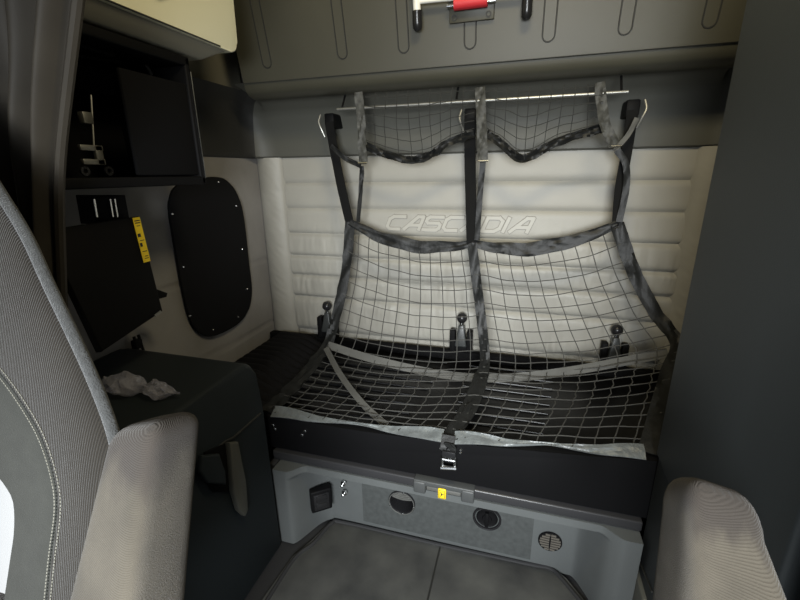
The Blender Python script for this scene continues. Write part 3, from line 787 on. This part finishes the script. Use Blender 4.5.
bm = B(); a = at(91, 195, x=-1.13); b = at(126, 195, x=-1.13); c = at(131, 222, x=-1.13); d = at(96, 224, x=-1.13)
slab(bm, [a, b, c, d], (-.06, 0, 0), .006, 3); obj('hanger_plate', bm, M['black'], fs)
for px in (94, 110, 114.5):
    bm = B(); ribbon(bm, [at(px, 199, x=-1.126), at(px+3, 217, x=-1.126)], .004, (1, 0, 0), .003); obj('chrome_strip', bm, M['chrome'], fs)
bm = B(); slab(bm, [at(154, 288, x=-1.12), at(168, 293, x=-1.12), at(167, 297, x=-1.12), at(156, 300, x=-1.12)], (-.03, 0, 0), .003); obj('side_catch', bm, M['black'], fs)
bm = B(); c = at(158, 313, x=-1.035); ribbon(bm, [at(155, 316, x=-1.037), at(161, 311.5, x=-1.037)], .008, (1, 0, .2), .002); obj('badge', bm, M['steel'], fs)
# hook below it
hk = B(); c = at(138, 345, x=XL+.02)
for s in (-.009, .009): tube(hk, [c+Vector((0, s, .035)), c+Vector((.004, s, .0)), c+Vector((.006, s*1.3, -.03))], .005, 8)
box(hk, c+Vector((-.015, -.014, -.012)), c+Vector((.008, .014, .02)), .003)
hk = obj('wall_hook', hk, M['black']); tag(hk, 'small black two-pronged hook on the side wall above the console', 'hook')

# ------------------------------------------------------------ CONSOLE (left)
XC = -.80
cs = thing('side_console', 'black floor console with a lift handle, left of the bunk base', 'console', (-1.02, .75, 0))
yF_, yR = .60, 1.045; zt = .79
bm = B()
out = [Vector((XC, yF_, 0)), Vector((XC, yR+.02, 0)), Vector((XC, yR, .60)), Vector((XC, yR-.012, .72))]
for k in range(6):
    a = math.pi/2*k/5; out.append(Vector((XC, yR-.015-.05+.05*math.cos(a), zt-.05+.05*math.sin(a))))
out.append(Vector((XC, yF_, zt)))
slab(bm, out, (XL+.01-XC, 0, 0), .016, 4); obj('body', bm, M['console'], cs)
# seam, recess, handle
s0, s1, s2 = at(262, 412, x=XC), at(226, 441, x=XC), at(207, 452, x=XC)
bm = B(); tube(bm, [s0+Vector((.0, -.01, 0)), at(233, 438, x=XC), s1, at(205, 458, x=XC)], .0045, 6); obj('seam', bm, M['groove'], cs)
def edge(p): return at(*p, x=XC)
bm = B(); slab(bm, [edge(p) for p in ((203, 452), (224, 443), (228, 470), (227, 492), (212, 492), (203, 480))], (.006, 0, 0), .003); obj('latch_recess', bm, M['black_matte'], cs)
bm = B(); slab(bm, [at(*p, x=XC+.012) for p in ((197, 455), (215, 453), (220, 470), (222, 484), (203, 482), (195, 470))], (.018, 0, 0), .006, 3); obj('latch_body', bm, M['console'], cs)
bm = B(); slab(bm, [at(*p, x=XC+.002) for p in ((224, 442), (233, 441), (240, 480), (243, 508), (240, 515), (234, 510), (228, 490))], (.022, 0, 0), .006, 3); obj('handle', bm, M['trim'], cs)

# crumpled clear bag on the console
bm = B()
c0, c1 = at(108, 384, z=zt+.02), at(180, 396, z=zt+.01)
ax = (c1-c0); ax.z = 0; Ln = ax.length; ax.normalize(); sd = Vector((-ax.y, ax.x, 0))
def bag(u, v):
    a = 2*math.pi*v; t = u
    r = .030*(math.sin(math.pi*min(1, .12+t*.95))**.6)*(1-.65*math.exp(-((t-.52)/.10)**2)) + .003
    rr = r*(1+.55*noise.noise(Vector((t*7, math.cos(a)*2.2, math.sin(a)*2.2))))
    p = c0 + ax*(Ln*t) + sd*(rr*math.cos(a)*1.15)
    p.z = max(zt+.0015, zt+.026 + rr*.85*math.sin(a) - .008*t + .006*noise.noise(Vector((t*15, a*2, 2))))
    return p
grid(bm, 22, 14, bag)
bmesh.ops.remove_doubles(bm, verts=bm.verts, dist=1e-5)
bg = obj('plastic_bag', bm, M['bag'], smooth=False); tag(bg, 'crumpled clear plastic bag lying on the black console', 'plastic bag')

# ------------------------------------------------------------ TALL CABINET on the right
XT = .395
tc_ = thing('tall_cabinet', 'tall plain slate-grey cabinet filling the right side, beside the bunk', 'cabinet', (.62, .85, 0))
a, b = at(655, 452, x=XT), at(668, 485, x=XT)
bm = B(); slab(bm, [Vector((XT, 1.140, a.z)), Vector((XT, 1.135, ZC-.01)), Vector((XT, .60, ZC-.01)), Vector((XT, .60, b.z+.06)), Vector((XT, b.y, b.z))], (XR-.01-XT, 0, 0), .010, 4)
obj('side_panel', bm, M['cab_dark'], tc_)
bm = B(); slab(bm, [Vector((XT+.008, 1.14, 0)), Vector((XT+.008, 1.14, a.z-.006)), Vector((XT+.008, b.y, b.z-.006)), Vector((XT+.008, .60, b.z+.05)), Vector((XT+.008, .60, 0))], (XR-.02-XT, 0, 0), .006, 3)
obj('lower_panel', bm, M['cab_dark'], tc_)
bm = B(); p = at(632, 543, x=XT+.006); q = at(652, 592, x=XT+.006); tube(bm, [p, q], .003, 6); obj('seam', bm, M['groove'], tc_)
bm = B(); box(bm, (XT-.004, 1.02, .0), (XT+.02, 1.14, p.z-.012), .006, 3); obj('kick_plate', bm, M['trim'], tc_)

# ------------------------------------------------------------ SEATS
def armrest(bm, FLt, FRt, BRt, FLb, FRb, BRb, bev, ext=1.6):
    def dn(t, b): return t + (b-t)*ext
    T = [FLt, FRt, BRt, FLt+(BRt-FRt)]; Bt = [dn(FLt, FLb), dn(FRt, FRb), dn(BRt, BRb)]; Bt.append(Bt[0]+(Bt[2]-Bt[1]))
    n = 24; rings = []
    for k in range(n+1):
        t = k/n
        q = [a.lerp(b, t) for a, b in zip(T, Bt)]; c = sum(q, Vector())/4
        # superellipse ring through the quad
        ring = []
        for j in range(40):
            a = 2*math.pi*j/40; ca, sa = math.cos(a), math.sin(a); e = .42
            u = .5+.5*math.copysign(abs(ca)**e, ca); v = .5+.5*math.copysign(abs(sa)**e, sa)
            ring.append(q[0].lerp(q[1], u).lerp(q[3].lerp(q[2], u), v))
        rings.append((c, ring))
    Ln = (rings[-1][0]-rings[0][0]).normalized()
    caps = []
    for k in range(7):
        th = math.pi/2*k/6; s = math.sin(th)**.8; h = bev*(1-math.cos(th))
        c, ring = rings[0]
        caps.append([c + (p-c)*(.35+.65*s) if k else c + (p-c)*.25 for p in ring]); 
        caps[-1] = [p + Ln*(h - bev) + Ln*bev*.0 for p in caps[-1]]
    R_ = caps + [r for _, r in rings[1:]]
    V = [[bm.verts.new(p) for p in r] for r in R_]
    for a, b in zip(V, V[1:]):
        for j in range(40): bm.faces.new((a[j], a[(j+1) % 40], b[(j+1) % 40], b[j]))
    bm.faces.new(V[0][::-1]); bm.faces.new(V[-1])
    return bm

# passenger seat (left of the picture)
s1 = thing('truck_seat', 'brown ribbed fabric seat at left, with pale double stitching and raised armrest', 'seat', (-.72, .15, 0), 'truck seats with raised armrests')
SY = .40                                     # front face of the backrest edge
def sb(px, py, d=0.0):                       # on the reclined plane of the backrest
    n = Vector((0, -1, .30)).normalized(); return atp(px, py, (0, SY-d, 1.05), n)
edge_px = [(-60, 90), (-25, 150), (0, 190), (28, 236), (50, 284), (73, 332), (94, 378), (112, 425), (122, 470), (126, 530), (122, 640)]
seam_px = [(-115, 260), (-60, 310), (-22, 350), (0, 372), (22, 402), (42, 437), (55, 478), (58, 512), (52, 560), (44, 640)]
in_px = [(-160, 340), (-80, 400), (-35, 440), (-8, 470), (5, 486), (13, 502), (14, 530), (10, 560), (4, 600), (-2, 640)]
E_ = cr([sb(*p) for p in edge_px], 4); S_ = cr([sb(*p, .03) for p in seam_px], 4); I_ = cr([sb(*p, .03) for p in in_px], 4)
def resample(P, n):
    L = [0]
    for a, b in zip(P, P[1:]): L.append(L[-1]+(b-a).length)
    out = []
    for k in range(n+1):
        t = L[-1]*k/n; i = 0
        while i < len(L)-2 and L[i+1] < t: i += 1
        out.append(P[i].lerp(P[i+1], (t-L[i])/max(1e-9, L[i+1]-L[i])))
    return out
N = 60
E_, S_, I_ = resample(E_, N), resample(S_, N), resample(I_, N)
for P_ in (E_, S_, I_):
    for p in P_: p.x = max(p.x, -1.17)
PNs = Vector((0, -1, .30)).normalized()
# bolster: bulging strip from piping to stitched seam
bm = B()
def bol(u, v):
    i = round(v*N); p = S_[i].lerp(E_[i], u); return p + PNs*(.030*math.sin(math.pi*min(1, u*.5+.5))**.8 * (1 if u < 1 else 0) + .0)
def bolz(u): return .030*math.sqrt(max(0, 1-u**2.6))
grid(bm, 16, N, lambda u, v: (lambda i: S_[i].lerp(E_[i], u) + PNs*(bolz(u)-.03*(1-u)))(round(v*N)))
obj('side_bolster', bm, M['seat_rib'], s1)
# grey strip inside the seam and pale centre
bm = B(); grid(bm, 8, N, lambda u, v: (lambda i: I_[i].lerp(S_[i], u) + PNs*(-.006*math.exp(-((u-1)/.12)**2)))(round(v*N))); obj('inner_strip', bm, M['seat_grey'], s1)
bm = B(); grid(bm, 6, N, lambda u, v: (lambda i: Vector((max(-1.17, I_[i].x-.42), I_[i].y, I_[i].z)).lerp(I_[i], u) + PNs*(-.008+.012*(1-u)))(round(v*N))); obj('centre_panel', bm, M['seat_light'], s1)
for offs in (-.0045, .0075):
    for k in range(0, N*5-3, 4):
        pass
bm = B()
Sf = resample(S_, 150)
for offv in (-.006, .006):
    for k in range(0, 149):
        d = (Sf[k+1]-Sf[k]); sdv = d.normalized().cross(PNs)
        a = Sf[k] + d*.15 + sdv*offv + PNs*.001; b = Sf[k] + d*.80 + sdv*offv + PNs*.001
        tube(bm, [a, b], .0009, 4)
obj('stitching', bm, M['thread'], s1, label='pale double stitching')
# shell side and back
bm = B(); back = Vector((-.15, .07, .0))
grid(bm, 8, N, lambda u, v: (lambda i: E_[i] + back*u)(round(v*N)))
grid(bm, 3, N, lambda u, v: (lambda i: Vector((max(-1.2, E_[i].x-.15) + (-1.2-max(-1.2, E_[i].x-.15))*u, E_[i].y+.07, E_[i].z)))(round(v*N)))
obj('seat_shell', bm, M['seat_grey'], s1)
bm = B(); tube(bm, [e + PNs*.002 for e in E_], .0085, 10); obj('piping', bm, M['seat_edge'], s1, label='grey fuzzy piping')
bm = B(); box(bm, (-1.02, -.28, .62), (-.47, .36, .74), .03, 4); obj('seat_cushion', bm, M['seat_rib'], s1)
bm = B(); box(bm, (-.95, -.15, .0), (-.55, .25, .62), .02); obj('pedestal', bm, M['black'], s1)
XAm = -.39
bm = B()
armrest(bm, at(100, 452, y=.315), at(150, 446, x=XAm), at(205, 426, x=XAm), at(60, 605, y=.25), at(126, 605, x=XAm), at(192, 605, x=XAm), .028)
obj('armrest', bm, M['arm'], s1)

# driver seat (right of the picture)
s2 = thing('truck_seat', 'taupe fabric seat at right edge, mostly its raised armrest in front of the tall cabinet', 'seat', (.55, .25, 0), 'truck seats with raised armrests')
XA2 = .215
bm = B()
f1, f2 = at(690, 515, x=XA2), at(688, 605, x=XA2)
armrest(bm, f1, at(774, 545, y=f1.y), at(657, 508, x=XA2)+at(774, 545, y=f1.y)-f1, f2, at(803, 605, y=f2.y), at(647, 605, x=XA2)+at(800, 605, y=f2.y)-f2, .052)
obj('armrest', bm, M['arm'], s2)
bm = B()
def drv(u, v):
    z = .72 + .70*v; hw = .235 - .05*sstep(.6, 1, v); x = .615 + hw*(2*u-1)
    return Vector((x, .44 + .10*(v-.3) - .05*(1-abs(2*u-1)**3)*.5, z))
grid(bm, 20, 24, drv); grid(bm, 20, 24, lambda u, v: drv(u, v)+Vector((0, .07, 0)) if True else None)
for uu in (0, 1): grid(bm, 6, 24, lambda a, v: drv(uu, v)+Vector((.014*(2*uu-1)*math.sin(math.pi*a), .07*a, 0)))
grid(bm, 20, 6, lambda u, a: drv(u, 1)+Vector((0, .07*a, .02*math.sin(math.pi*a))))
bmesh.ops.remove_doubles(bm, verts=bm.verts, dist=1e-5)
obj('backrest', bm, M['seat_rib'], s2)
bm = B(); box(bm, (.32, -.20, .62), (.80, .44, .74), .03, 4); obj('seat_cushion', bm, M['seat_rib'], s2)
bm = B(); box(bm, (.36, -.10, 0), (.76, .30, .62), .02); obj('pedestal', bm, M['black'], s2)

# ------------------------------------------------------------ CURTAIN
bm = B()
def cur(u, v):
    # v 0 top .. 1 bottom ; gathered towards the bottom
    z = 2.30 - 1.30*v
    xl = -1.17
    zz_ = 1.36 + .55*(z-1.36) + .45*.04*math.log(1+math.exp((z-1.36)/.04)) if z < 1.6 else z - .45*(z-1.36) + .45*(z-1.36)
    xr = CE[0].x + (CE[1].x-CE[0].x)*(zz_-CE[0].z)/(CE[1].z-CE[0].z)
    xr = min(xr, -.70)
    x = xl + (xr-xl)*u
    fold = math.sin(u*math.pi*8 + 1.4*math.sin(v*3.0) + .9*noise.noise(Vector((u*3, v*2, 1))))
    e = sstep(1.0, .93, u)
    y = .655 + (.026*fold + .018*noise.noise(Vector((u*5, v*5+u*3, 7))))*e
    return Vector((x, min(y, .69), z))
CE = [at(76, 5, y=.655), at(55, 180, y=.655)]
grid(bm, 150, 60, cur); grid(bm, 150, 60, lambda u, v: cur(u, v)+Vector((0, .004, 0)))
ct = obj('curtain', bm, M['curtain'], sharp=80); tag(ct, 'dark gathered privacy curtain hanging behind the left seat', 'curtain')
bm = B(); tube(bm, cr([cur(1, k/20) + Vector((.004, 0, 0)) for k in range(21)], 2), .010, 8); obj('edge_hem', bm, M['curtain'], ct)
